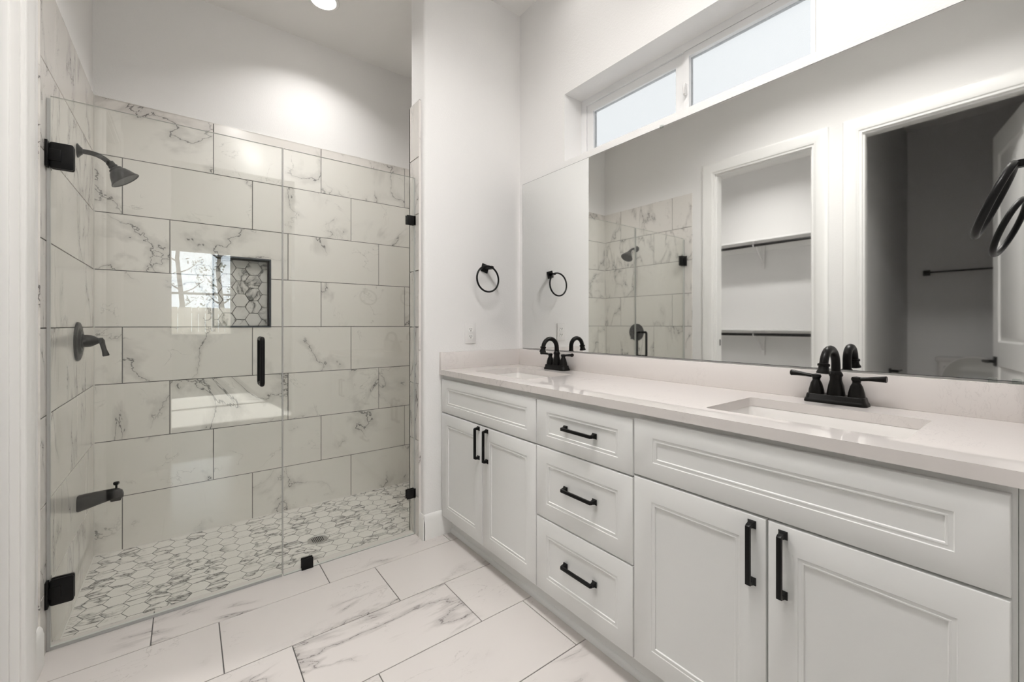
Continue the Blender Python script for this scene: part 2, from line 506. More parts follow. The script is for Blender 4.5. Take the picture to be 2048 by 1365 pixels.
tiles_mesh('wall_tile_jamb', lambda u, v, d: (XJ + 0.0035 - d, u, v), (2.111, 2.232, -0.12, TT), ROWS, 0.603, TH,
    lambda k: 1.9, [], [M['tile'], M['grout']], seed=40, bed=-0.0065)
tiles_mesh('wall_tile_front', lambda u, v, d: (u, 2.2285 + d, v), (XJ, XSR, -0.12, TT), ROWS, 0.603, TH,
    lambda k: 1.1 + 0.2 * (k % 3), [], [M['tile'], M['grout']], seed=41, bed=-0.0065)
# tile top / side edges
build('trim_tile_edge', MB().box(XL - 0.004, XSR, YB, YB + 0.008, TT - 0.004, TT).box(XL - 0.010, XL, 2.081, YB + 0.008, TT - 0.003, TT)
      .box(XL - 0.010, XL, 2.081, 2.085, -0.1, TT).box(XJ, 0.997, 2.107, 2.111, 0, TT).box(XJ, 0.997, 2.107, 2.232, TT - 0.003, TT), M['tile'], kind=S)
# pale caulk in the inside corners and around the pan
build('trim_caulk', MB().box(XL - 0.001, XL + 0.0035, YB - 0.0035, YB + 0.001, -0.08, TT)
      .box(XL, XSR, YB - 0.004, YB, -0.086, -0.0745).box(XL, XL + 0.004, 2.215, YB, -0.086, -0.0745), M['groutl'], kind=S)

# niche
nf = MB().box(NX0 - 0.001, NX1 + 0.001, YB + 0.088, YB + 0.098, NZ0, NZ1)
nf.box(NX0 - 0.004, NX0, YB, YB + 0.09, NZ0, NZ1).box(NX1, NX1 + 0.004, YB, YB + 0.09, NZ0, NZ1)
nf.box(NX0, NX1, YB, YB + 0.09, NZ0 - 0.004, NZ0).box(NX0, NX1, YB, YB + 0.09, NZ1, NZ1 + 0.004)
niche = build('wall_niche', nf, M['tile'], kind=S)
hex_mesh('niche_tiles', lambda u, v, d: (u, YB + 0.088 - d, v), (NX0, NX1, NZ0, NZ1), 0.0470, 'u', [M['hex'], M['hgrout']], gap=0.0036, seed=8, parent=niche, kind=None)
fr = MB()
def frame2(mb_, u0, u1, v0, v1, t, fn, d0, d1, mat=0):
    mb_.plate(rect(u0 - t, u1 + t, v0 - t, v1 + t), [rect(u0, u1, v0, v1)], d0, d1, fn=fn, mat=mat)
frame2(fr, NX0, NX1, NZ0, NZ1, 0.009, lambda u, v, d: (u, d, v), YB - 0.0035, YB + 0.012)
build('niche_edge', fr, M['trimblack'], parent=niche, label='thin black metal edging around the niche')

# left wall with closet and toilet-room openings
CY0, CY1 = 1.130, 1.893      # closet opening
TY0, TY1 = 0.105, 0.868      # toilet-room opening
DH = 2.475
LW0 = XL - 0.125
wl = MB().plate(rect(-0.12, YB + 0.15, -0.15, CEIL), [rect(CY0, CY1, 0.0, DH), rect(TY0, TY1, 0.0, DH)], LW0, XL - 0.0035,
    fn=lambda u, v, d: (d - 0.0015, u, v))
wall_l = build('wall_left', wl, M['paint'], kind=S)
def casing(name, y0, y1, ztop):
    c = MB()
    W_ = 0.089; t = 0.017; x = XL - 0.005
    prof = [(0, 0), (0, 0.010), (0.004, 0.013), (0.012, 0.0135), (0.016, 0.016), (0.060, t), (0.080, t), (0.086, t - 0.003), (W_, 0.009), (W_, 0)]
    # profile swept round three sides with mitred corners
    loops = []
    for side in range(4):
        pts = []
        for a, o in prof:
            if side == 0: p = (y0 - a, 0.0)
            elif side == 1: p = (y0 - a, ztop + a)
            elif side == 2: p = (y1 + a, ztop + a)
            else: p = (y1 + a, 0.0)
            pts.append((x + o, p[0], p[1]))
        loops.append(pts)
    c.loft(loops)
    # jambs and stops
    for (a, b) in ((y0 - 0.001, y0 + 0.016), (y1 - 0.016, y1 + 0.001)):
        c.box(LW0 - 0.004, XL - 0.003, a, b, 0, ztop)
    c.box(LW0 - 0.004, XL - 0.003, y0 + 0.016, y1 - 0.016, ztop - 0.016, ztop)
    c.box(XL - 0.057, XL - 0.022, y0 + 0.016, y0 + 0.027, 0, ztop - 0.027, bevel=0.002)
    c.box(XL - 0.057, XL - 0.022, y1 - 0.027, y1 - 0.016, 0, ztop - 0.027, bevel=0.002)
    c.box(XL - 0.057, XL - 0.022, y0 + 0.016, y1 - 0.016, ztop - 0.027, ztop - 0.016, bevel=0.002)
    return build(name, c, M['trim'], kind=S)
t1 = casing('trim_closet_door', CY0, CY1, DH)
t2 = casing('trim_toilet_door', TY0, TY1, DH)
build('strike_plate', MB().box(LW0 + 0.012, LW0 + 0.030, CY1 - 0.0185, CY1 - 0.0155, 0.955, 1.010, bevel=0.0008), M['pull'], parent=t1, label='small black strike plate')

# baseboards
def base_prof(h=0.132, t=0.014):
    return [(0, 0), (t, 0), (t, h - 0.03), (t - 0.002, h - 0.022), (t - 0.003, h - 0.012), (t - 0.008, h - 0.003), (t - 0.010, h), (0, h)]
build('baseboard_left', MB().prism(base_prof(), lambda u, v, d: (XL - 0.005 + u, d, v), 1.983, 2.083)
      .prism(base_prof(), lambda u, v, d: (XL - 0.005 + u, d, v), 0.958, 1.040)
      .prism(base_prof(), lambda u, v, d: (XL - 0.005 + u, d, v), 0.0, 0.015), M['trim'], kind=S)
build('baseboard_front', MB().prism(base_prof(), lambda u, v, d: (d, YT - u, v), 0.990, 1.158)
      .prism(base_prof(), lambda u, v, d: (0.994 - u * 0.7, d, v), YT - 0.014, 2.107), M['trim'], kind=S)

# entrance wall behind the camera
build('wall_entry_left', MB().box(XL - 0.005, -0.118, -0.12, 0.0, 0, CEIL), M['paint'], kind=S)
build('wall_entry_right', MB().box(0.80, XW + 0.02, -0.12, 0.0, 0, CEIL), M['paint'], kind=S)
build('wall_entry_head', MB().box(-0.118, 0.80, -0.12, 0.0, 2.47, CEIL), M['paint'], kind=S)
build('trim_entry_jamb', MB().box(-0.119, -0.102, -0.125, 0.004, 0, 2.47).box(0.784, 0.801, -0.125, 0.004, 0, 2.47).box(-0.118, 0.80, -0.125, 0.004, 2.454, 2.471)
      .box(-0.205, -0.108, -0.139, -0.122, 0, 2.555).box(0.79, 0.887, -0.139, -0.122, 0, 2.555).box(-0.108, 0.79, -0.139, -0.122, 2.458, 2.555), M['trim'], kind=S)

# ------------------------------------------------------------------ bedroom behind (seen in the shower glass)
BY = -5.6
build('floor_bedroom', MB().box(-2.6, 3.2, BY, -0.12, -0.03, -0.002), M['carpet'], kind=S)
BW = (-0.62, 0.72, 0.92, 2.56)
build('wall_bedroom_far', MB().plate(rect(-2.6, 3.2, 0, CEIL), [rect(*BW)], BY - 0.15, BY, fn=lambda u, v, d: (u, d, v)), M['paint'], kind=S)
build('wall_bedroom_left', MB().box(-2.7, -2.6, BY, -0.12, 0, CEIL), M['paint'], kind=S)
build('wall_bedroom_right', MB().box(3.2, 3.3, BY, -0.12, 0, CEIL), M['paint'], kind=S)
build('wall_bedroom_near', MB().box(-2.6, XL - 0.005, -0.12, -0.02, 0, CEIL).box(XW + 0.02, 3.2, -0.12, -0.02, 0, CEIL), M['paint'], kind=S)
build('ceiling_bedroom', MB().box(-2.7, 3.3, BY - 0.15, -0.12, CEIL - 0.002, CEIL + 0.1), M['ceil'], kind=S)
w2 = MB()
frame2(w2, BW[0] + 0.05, BW[1] - 0.05, BW[2] + 0.05, BW[3] - 0.05, 0.05, lambda u, v, d: (u, d, v), BY - 0.10, BY - 0.04)
w2.box(BW[0] + 0.05, BW[1] - 0.05, BY - 0.095, BY - 0.05, 1.71, 1.75)
frame2(w2, BW[0], BW[1], BW[2], BW[3], 0.07, lambda u, v, d: (u, d, v), BY, BY + 0.018)
win2 = build('window_2', w2, M['vinyl'], kind=S)
build('pane', MB().box(BW[0] + 0.05, BW[1] - 0.05, BY - 0.075, BY - 0.071, BW[2] + 0.05, BW[3] - 0.05), M['pane'], parent=win2, label='clear window pane')

# outside the bedroom window
build('lawn', MB().box(-14, 14, -20, BY - 0.2, -0.25, -0.2), M['grass'], kind=S)
fc = thing('fence', (0, -10.2, -0.2), 'weathered picket fence beyond the bedroom window, seen in the shower glass', 'fence')
fb = MB()
for i in range(90):
    x = -6.5 + i * 0.15
    fb.box(x, x + 0.14, -10.21, -10.19, -0.2, 1.62 + 0.01 * math.sin(i * 3.7))
build('board_panel', fb, M['wood'], parent=fc)
fr_ = MB()
for z in (0.2, 0.9, 1.5): fr_.box(-6.5, 7, -10.25, -10.21, z - 0.04, z + 0.04)
build('rail', fr_, M['wood'], parent=fc)
rg = random.Random(5)
tl = ['slim bare tree trunk with sparse leaves beyond the fence', ]
for i, (x, y, r) in enumerate(((-2.4, -12.6, 0.09), (-0.2, -12.4, 0.08), (2.1, -12.8, 0.09), (-1.4, -15.6, 0.12), (1.0, -15.8, 0.11), (-3.9, -15.9, 0.12))):
    t = thing('tree', (x, y, -0.2), 'slim tree with bare forked trunk and sparse leaves beyond the fence', 'tree', group='trees beyond the bedroom fence')
    tb = MB().tube([(x, y, -0.2), (x + 0.1, y, 1.5), (x - 0.05, y, 3.2), (x + 0.15, y, 6)], [r, r * 0.85, r * 0.65, r * 0.3], seg=8)
    lf = MB()
    for k in range(9):
        z = rg.uniform(1.6, 5.5); a = rg.uniform(0, 6.28); l = rg.uniform(0.35, 0.75)
        e = Vector((x + math.cos(a) * l, y + math.sin(a) * l, z + l * 0.7))
        tb.tube([(x, y, z), (x + math.cos(a) * l * 0.5, y + math.sin(a) * l * 0.5, z + l * 0.25), e], [r * 0.35, r * 0.22, r * 0.08], seg=6)
        for q in range(26):
            c = e + Vector((rg.uniform(-.25, .25), rg.uniform(-.25, .25), rg.gauss(0, 0.2)))
            d1 = Vector((rg.gauss(0, 1), rg.gauss(0, 1), rg.gauss(0, 1))).normalized() * 0.06
            d2 = Vector((rg.gauss(0, 1), rg.gauss(0, 1), rg.gauss(0, 1))).normalized() * 0.035
            vs = [lf.bm.verts.new(c + d) for d in (-d1, -d2, d1, d2)]
            lf.bm.faces.new(vs)
    build('trunk', tb, M['bark'], parent=t)
    build('foliage', lf, M['leaf'], parent=t, recalc=False)

# ------------------------------------------------------------------ closet and toilet room (seen in the mirror)
CX = -2.32; WX = -2.46
build('wall_closet_back', MB().box(CX - 0.1, CX, 0.975, 3.35, 0, CEIL), M['paint'], kind=S)
build('wall_closet_far', MB().box(CX, LW0 - 0.002, 3.25, 3.35, 0, CEIL), M['paint'], kind=S)
build('wall_divider', MB().box(WX, LW0 - 0.002, 0.97, 1.07, 0, CEIL), M['paint'], kind=S)
build('wall_toilet_back', MB().box(WX - 0.1, WX, -0.02, 1.07, 0, CEIL), M['paint'], kind=S)
build('wall_toilet_side', MB().box(WX, LW0 - 0.002, -0.12, -0.02, 0, CEIL), M['paint'], kind=S)
build('floor_closet', MB().box(CX, LW0, 1.07, 3.25, -0.03, -0.004).box(LW0, LW0 + 0.06, CY0, CY1, -0.03, -0.004), M['carpet'], kind=S)
tiles_mesh('floor_toilet', lambda u, v, d: (u, v, d - 0.0035), (WX, XL - 0.02, -0.02, 0.97),
    [(k, 1.9738 - TH * k, 1.9738 - TH * (k - 1)) for k in range(3, 8)], 0.603, TH, lambda k: -0.104 + 0.2 * k, [], [M['ftile'], M['fgrout']], gap=0.0034, seed=12)

def shelf(z, label):
    s = thing('closet_shelf', (CX, 2.1, z), label, 'shelf', group='closet shelves with hanging rods')
    x1 = CX + 0.30
    build('shelf_board', MB().box(CX, x1, 1.07, 3.25, z, z + 0.019, bevel=0.001), M['trim'], parent=s)
    build('wall_cleat', MB().box(CX, CX + 0.019, 1.07, 3.25, z - 0.085, z), M['trim'], parent=s)
    build('hanging_rod', MB().tube([(x1 - 0.03, 1.07, z - 0.045), (x1 - 0.03, 3.25, z - 0.045)], 0.0165, seg=16), M['black'], parent=s, label='dark bronze closet rod')
    for y in (1.45, 2.25, 3.0):
        b = MB().box(CX + 0.019, CX + 0.026, y - 0.02, y + 0.02, z - 0.30, z)
        b.box(CX + 0.02, x1 - 0.02, y - 0.012, y + 0.012, z - 0.006, z)
        b.tube([(CX + 0.024, y, z - 0.24), (x1 - 0.06, y, z - 0.03), (x1 - 0.02, y, z - 0.012)], 0.008, seg=8)
        b.tube([(x1 - 0.052, y, z - 0.03), (x1 - 0.05, y, z - 0.058), (x1 - 0.03, y, z - 0.066), (x1 - 0.010, y, z - 0.058), (x1 - 0.006, y, z - 0.035)], 0.006, seg=8)
        build('bracket', b, M['plast'], parent=s, label='white metal shelf and rod bracket')
    return s
shelf(2.125, 'upper white closet shelf with a dark hanging rod, reflected in the mirror')
shelf(1.072, 'lower white closet shelf with a dark hanging rod, reflected in the mirror')

# toilet-room door, swung open into the toilet room
hinge = Vector((LW0 + 0.0, TY0 + 0.02, 0))
tipv = Vector((-1.165, 0.300, 0))
dv = (tipv - hinge).normalized(); nv = Vector((-dv.y, dv.x, 0))
if nv.y < 0: nv = -nv          # face towards +Y
DW, DT = 0.725, 0.035
def dfn(u, v, o): return tuple(hinge + dv * u + nv * (o - DT) + Vector((0, 0, v)))
dm = MB()
zz = [(0.22, 0.86), (1.02, 2.30)]
dm.prism(rect(0, DW, 0.012, 2.45), lambda u, v, d: dfn(u, v, d), 0.004, DT - 0.012)
# stiles and rails
for (a, b, c, d) in ((0, 0.115, 0.012, 2.45), (DW - 0.115, DW, 0.012, 2.45), (0.115, DW - 0.115, 0.012, 0.22), (0.115, DW - 0.115, 0.86, 1.02), (0.115, DW - 0.115, 2.30, 2.45)):
    dm.prism(rect(a, b, c, d), lambda u, v, d_: dfn(u, v, d_), DT - 0.012, DT)
for z0, z1 in zz:
    lo = []
    for i, o in ((0.0, DT), (0.012, DT - 0.010), (0.024, DT - 0.011), (0.040, DT - 0.003)):
        lo.append([dfn(u, v, o) for u, v in rect(0.115 + i, DW - 0.115 - i, z0 + i, z1 - i)])
    dm.loft(lo, close_first=False)
door = build('door_toilet_room', dm, M['trim'], kind=S)
hb = MB().prism(rect(DW - 0.100, DW - 0.036, 0.855, 0.92), lambda u, v, d: dfn(u, v, d), DT, DT + 0.008, bevel=0.001)
p0 = Vector(dfn(DW - 0.068, 0.8875, DT)); p1 = Vector(dfn(DW - 0.068, 0.8875, DT + 0.055)); p2 = Vector(dfn(DW - 0.18, 0.8875, DT + 0.055))
hb.tube([p0, p1], 0.011, seg=14).tube([p1 + dv * 0.012, p1, (p1 + p2) / 2, p2], [0.011, 0.011, 0.009, 0.006], seg=12)
build('door_handle', hb, M['pull'], parent=door, label='black lever handle on square plate')

# toilet
TC = 0.505
to = thing('toilet', (WX + 0.3, TC, 0), 'white toilet with its lid raised, reflected in the mirror', 'toilet')
tk = MB()
tk.loft([[(x, y, z) for x, y in rrect(WX + 0.02 + i, WX + 0.21 - i, TC - hw, TC + hw, 0.03)] for z, hw, i in ((0.40, 0.20, 0.01), (0.42, 0.215, 0.0), (0.80, 0.228, 0.0))])
build('tank', tk, M['porc'], parent=to)
build('tank_lid', MB().loft([[(x, y, z) for x, y in rrect(WX + 0.012 + i, WX + 0.222 - i, TC - 0.24 + i, TC + 0.24 - i, 0.03)] for z, i in ((0.80, 0.004), (0.806, 0), (0.835, 0), (0.842, 0.006))]), M['porc'], parent=to)
def egg(cx, lx, ly, z, n=32, back=0.6):
    return [(cx + (lx if math.cos(2 * PI * k / n) > 0 else lx * back) * math.cos(2 * PI * k / n), TC + ly * math.sin(2 * PI * k / n), z) for k in range(n)]
bc = WX + 0.45
build('bowl', MB().loft([egg(bc, 0.20, 0.12, 0), egg(bc, 0.19, 0.115, 0.12), egg(bc, 0.22, 0.14, 0.25), egg(bc, 0.27, 0.185, 0.37), egg(bc, 0.275, 0.19, 0.405), egg(bc, 0.24, 0.15, 0.405), egg(bc, 0.20, 0.12, 0.33), egg(bc, 0.08, 0.06, 0.24)]).box(WX + 0.05, WX + 0.30, TC - 0.11, TC + 0.11, 0, 0.40, bevel=0.02), M['porc'], parent=to)
build('seat', MB().loft([egg(bc, 0.275, 0.19, 0.407), egg(bc, 0.28, 0.195, 0.418), egg(bc, 0.27, 0.185, 0.430), egg(bc, 0.19, 0.12, 0.430), egg(bc, 0.185, 0.115, 0.407)], ring=True), M['porc'], parent=to)
lid = []
def lidloop(off, sc_):
    out = []
    for k in range(48):
        a = 2 * PI * k / 48
        v = 0.430 + 0.215 + 0.215 * math.sin(a) * sc_
        u = 0.205 * sc_ * math.copysign(abs(math.cos(a)) ** 0.9, math.cos(a))
        out.append((WX + 0.335 + off - (v - 0.43) * 0.235, TC + u - 0.01, v))
    return out
lidm = MB().loft([lidloop(0, 0.96), lidloop(0.004, 1.0), lidloop(0.014, 1.0), lidloop(0.018, 0.975), lidloop(0.016, 0.95)], close_last=False)
lidm.loft([lidloop(0.016, 0.95), lidloop(0.018, 0.80), lidloop(0.0195, 0.55), lidloop(0.020, 0.25)], close_first=False, mat=1)
build('lid', lidm, [M['porc'], M['lidface']], parent=to, label='raised glossy lid', ang=60)
build('flush_lever', MB().lathe([(0.014, 0), (0.014, 0.012)], (WX + 0.21, TC + 0.17, 0.75), (1, 0, 0)).tube([(WX + 0.225, TC + 0.17, 0.75), (WX + 0.232, TC + 0.10, 0.745)], 0.006), M['steel'], parent=to)

# towel bar and paper holder in the toilet room
tb_ = thing('towel_bar', (WX, 0.58, 1.645), 'long dark towel bar on the toilet room back wall, reflected in the mirror', 'towel bar')
for y in (0.83, 0.24):
    build('mount', MB().box(WX, WX + 0.012, y - 0.026, y + 0.026, 1.619, 1.671, bevel=0.002).box(WX + 0.01, WX + 0.07, y - 0.013, y + 0.013, 1.632, 1.658, bevel=0.003), M['black'], parent=tb_)
build('bar', MB().tube([(WX + 0.055, 0.24, 1.645), (WX + 0.055, 0.83, 1.645)], 0.008), M['black'], parent=tb_)
ph = thing('toilet_paper_holder', (-1.74, 0.97, 0.72), 'black toilet paper holder on the toilet room side wall, reflected in the mirror', 'paper holder')
build('mount', MB().box(-1.765, -1.715, 0.958, 0.97, 0.70, 0.75, bevel=0.002).box(-1.752, -1.728, 0.905, 0.96, 0.715, 0.738, bevel=0.002), M['black'], parent=ph)
build('arm', MB().tube([(-1.74, 0.912, 0.727), (-1.88, 0.912, 0.727)], 0.008), M['black'], parent=ph)

# ------------------------------------------------------------------ high window over the mirror
XF_ = XW + 0.134
wf = MB()
fnw = lambda u, v, d: (d, u, v)
wf.plate(rect(WY0, WY1, WZ0, WZ1), [rect(WY0 + 0.034, WY1 - 0.034, WZ0 + 0.034, WZ1 - 0.034)], XF_, XF_ + 0.055, fn=fnw)
ym = 1.050
wf.plate(rect(ym + 0.004, WY1 - 0.036, WZ0 + 0.036, WZ1 - 0.036), [rect(ym + 0.044, WY1 - 0.078, WZ0 + 0.078, WZ1 - 0.078)], XF_ + 0.010, XF_ + 0.040, fn=fnw)
wf.plate(rect(WY0 + 0.036, ym, WZ0 + 0.036, WZ1 - 0.036), [rect(WY0 + 0.062, ym - 0.026, WZ0 + 0.062, WZ1 - 0.066)], XF_ + 0.001, XF_ + 0.036, fn=fnw)
wf.plate(rect(WY0 + 0.05, ym - 0.012, WZ0 + 0.05, WZ1 - 0.052), [rect(WY0 + 0.064, ym - 0.028, WZ0 + 0.064, WZ1 - 0.068)], XF_ - 0.004, XF_ + 0.004, fn=fnw)
win1 = build('window_1', wf, M['vinyl'], kind=S)
build('pane', MB().box(XF_ + 0.022, XF_ + 0.026, ym + 0.040, WY1 - 0.074, WZ0 + 0.074, WZ1 - 0.074), M['obsc'], parent=win1, label='pale obscure window pane')
build('pane', MB().box(XF_ + 0.018, XF_ + 0.022, WY0 + 0.058, ym - 0.022, WZ0 + 0.058, WZ1 - 0.062), M['obsc'], parent=win1, label='pale obscure window pane')
build('latch', MB().box(XF_ - 0.018, XF_ - 0.003, ym - 0.022, ym - 0.008, 2.165, 2.215, bevel=0.003).tube([(XF_ - 0.02, ym - 0.015, 2.17), (XF_ - 0.028, ym - 0.018, 2.19), (XF_ - 0.022, ym - 0.018, 2.212)], 0.005), M['plast'], parent=win1, label='small white window latch')

# ------------------------------------------------------------------ mirror
mi = MB().box(XM, XW - 0.0005, 0.03, 2.033, 0.9965, 2.001, mat=1)
f = mi.bm.faces.new([mi.bm.verts.new(p) for p in ((XM - 0.0002, 0.0315, 0.998), (XM - 0.0002, 2.0315, 0.998), (XM - 0.0002, 2.0315, 1.9995), (XM - 0.0002, 0.0315, 1.9995))]); f.material_index = 0
mirror = build('mirror', mi, [M['mirror'], M['mirredge']], label='wide frameless mirror above the backsplash', cat='mirror', recalc=False)
for y, z in ((1.07, 2.001), (0.115, 0.9965), (0.075, 0.9965)):
    build('mirror_clip', MB().box(XM - 0.004, XW, y - 0.008, y + 0.008, z - 0.007, z + 0.007, bevel=0.002), M['clear'], parent=mirror, label='small clear mirror clip')

# ------------------------------------------------------------------ vanity
XD = 1.093           # door faces
XB = 1.114           # cabinet box front
def front(mb_, y0, y1, z0, z1, fu=0.058, fv=0.058):
    return mb_.door_panel(lambda u, v, o: (XB - 0.001 - o, u, v), y0, y1, z0, z1, XB - 0.001 - XD, fu, fv)
def pull(cy, cz, vert, parent):
    L2 = 0.0745
    b = MB()
    def T(a, w, o):   # a along, w across, o out
        return (XD - o, cy + (w if vert else a), cz + (a if vert else w))
    out = [(-L2, 0.020), (-L2 + 0.004, 0.027), (L2 - 0.004, 0.027), (L2, 0.020), (L2, 0.004), (L2 - 0.010, 0.004), (L2 - 0.010, 0.017), (-L2 + 0.010, 0.017), (-L2 + 0.010, 0.004), (-L2, 0.004)]
    b.prism(out, lambda u, v, d: T(u, d, v), -0.0052, 0.0052, bevel=0.0009)
    for s in (-1, 1):
        c = s * (L2 - 0.0055)
        lo = []
        for hh, o in ((0.0095, 0.0), (0.0095, 0.0025), (0.0062, 0.0075), (0.0055, 0.014)):
            lo.append([T(c + a * hh, w * hh, o) for a, w in ((-1, -1), (1, -1), (1, 1), (-1, 1))])
        b.loft(lo)
    return build('pull_handle', b, M['pull'], parent=parent, label='black bar pull')
def carcass(y0, y1, parent):
    c = MB()
    c.box(XB, XB + 0.019, y0, y1, 0.100, 0.868)                     # face frame plane
    c.box(XB + 0.019, XW - 0.001, y0, y0 + 0.016, 0.100, 0.866)
    c.box(XB + 0.019, XW - 0.001, y1 - 0.016, y1, 0.100, 0.866)
    c.box(XB + 0.019, XW - 0.001, y0, y1, 0.100, 0.116)
    build('cabinet_body', c, M['cab'], parent=parent)
    build('toe_kick', MB().box(1.158, 1.174, y0, y1, 0.0, 0.100).prism([(0, 0), (0.012, 0), (0.011, 0.008), (0.006, 0.016), (0, 0.019)], lambda u, v, d: (1.158 - u, d, v), y0, y1), M['cab'], parent=parent)
Z1, Z2, Z3, Z4 = 0.108, 0.664, 0.670, 0.846
YA, YBc, YCc, YD = 2.056, 1.2715, 0.8125, 0.0535
cL = thing('sink_base_cabinet', (1.36, (YA + YBc) / 2, 0), 'off-white sink cabinet against the towel ring wall, two doors under a false drawer', 'cabinet', group='vanity cabinets')
carcass(YBc, YA + 0.011, cL)
fm = build('false_drawer_front', front(MB(), YBc + 0.0022, YA - 0.002, Z3, Z4, 0.058, 0.043), M['cab'], parent=cL)
for a, b, hy in ((1.659, YA - 0.002, 1.688), (YBc + 0.0022, 1.655, 1.617)):
    d = build('door', front(MB(), a, b, Z1, Z2), M['cab'], parent=cL); pull(hy, 0.580, True, d)
cM = thing('drawer_base_cabinet', (1.36, (YBc + YCc) / 2, 0), 'off-white three-drawer cabinet in the middle of the vanity', 'cabinet', group='vanity cabinets')
carcass(YCc, YBc, cM)
for z0, z1, hz, fv in ((0.6705, 0.846, 0.762, 0.043), (0.394, 0.6655, 0.540, 0.058), (0.108, 0.389, 0.262, 0.058)):
    d = build('drawer', front(MB(), YCc + 0.0022, YBc - 0.0022, z0, z1, 0.058, fv), M['cab'], parent=cM); pull(1.038, hz, False, d)
cR = thing('sink_base_cabinet', (1.36, (YD + YCc) / 2, 0), 'off-white sink cabinet nearest the entry, two wide doors under a long false drawer', 'cabinet', group='vanity cabinets')
carcass(YD - 0.004, YCc, cR)
build('false_drawer_front', front(MB(), YD + 0.003, YCc - 0.0022, Z3 + 0.010, Z4 + 0.006, 0.066, 0.050), M['cab'], parent=cR)
for a, b, hy in ((0.4345, YCc - 0.0022, 0.466), (YD + 0.003, 0.4305, 0.398)):
    d = build('door', front(MB(), a, b, Z1, Z2 + 0.010, 0.062, 0.062), M['cab'], parent=cR); pull(hy, 0.584, True, d)
build('filler_strip', MB().box(XB - 0.001, XB + 0.02, 0.002, YD - 0.0047, 0.0, 0.868, bevel=0.0006), M['cab'], parent=cR)

# countertop with two cut-outs
CT0, CT1 = 0.869, 0.897
SK = [(1.197, 1.492, 0.206, 0.640), (1.197, 1.492, 1.455, 1.889)]
ct = MB().plate(rect(1.085, XW - 0.001, 0.002, YT - 0.001), [rrect(a, b, c, d, 0.012, 4) for a, b, c, d in SK], CT0, CT1)
ctop = build('countertop', ct, M['quartz'], label='white veined quartz vanity countertop with backsplash', cat='countertop')
build('backsplash', MB().box(XW - 0.020, XW - 0.001, 0.002, YT - 0.001, CT1, 0.991, bevel=0.0012), M['quartz'], parent=ctop)
build('side_splash', MB().box(1.0855, XW - 0.020, YT - 0.020, YT - 0.001, CT1, 0.991, bevel=0.0012), M['quartz'], parent=ctop)

def basin(s, label):
    a, b, c, d = s
    o = thing('sink', ((a + b) / 2, (c + d) / 2, CT0 - 0.15), label, 'sink', group='undermount sinks')
    def lp(i, r, z): return [(x, y, z) for x, y in rrect(a + i, b - i, c + i, d - i, r, 5)]
    t = CT0 - 0.0004
    bw = MB().loft([lp(-0.018, 0.03, t), lp(-0.018, 0.03, t - 0.012), lp(-0.008, 0.03, t - 0.02), lp(0.006, 0.04, t - 0.12), lp(0.04, 0.05, t - 0.150), lp(0.10, 0.04, t - 0.156),
                    lp(0.10, 0.04, t - 0.146), lp(0.045, 0.05, t - 0.138), lp(0.022, 0.04, t - 0.118), lp(0.004, 0.022, t - 0.02), lp(-0.001, 0.014, t)], ring=True)
    # flat bottom
    bw.loft([lp(0.10, 0.04, t - 0.1465), lp(0.105, 0.04, t - 0.152)])
    build('bowl', bw, M['porc'], parent=o)
    build('drain', MB().lathe([(0.0, 0.002), (0.022, 0.003), (0.024, 0.0015), (0.031, 0.002), (0.033, 0)], ((a + b) / 2, (c + d) / 2, t - 0.1465)), M['black'], parent=o, label='black sink drain')
    return o
basin(SK[0], 'white rectangular undermount sink nearest the entry')
basin(SK[1], 'white rectangular undermount sink nearest the towel ring wall')

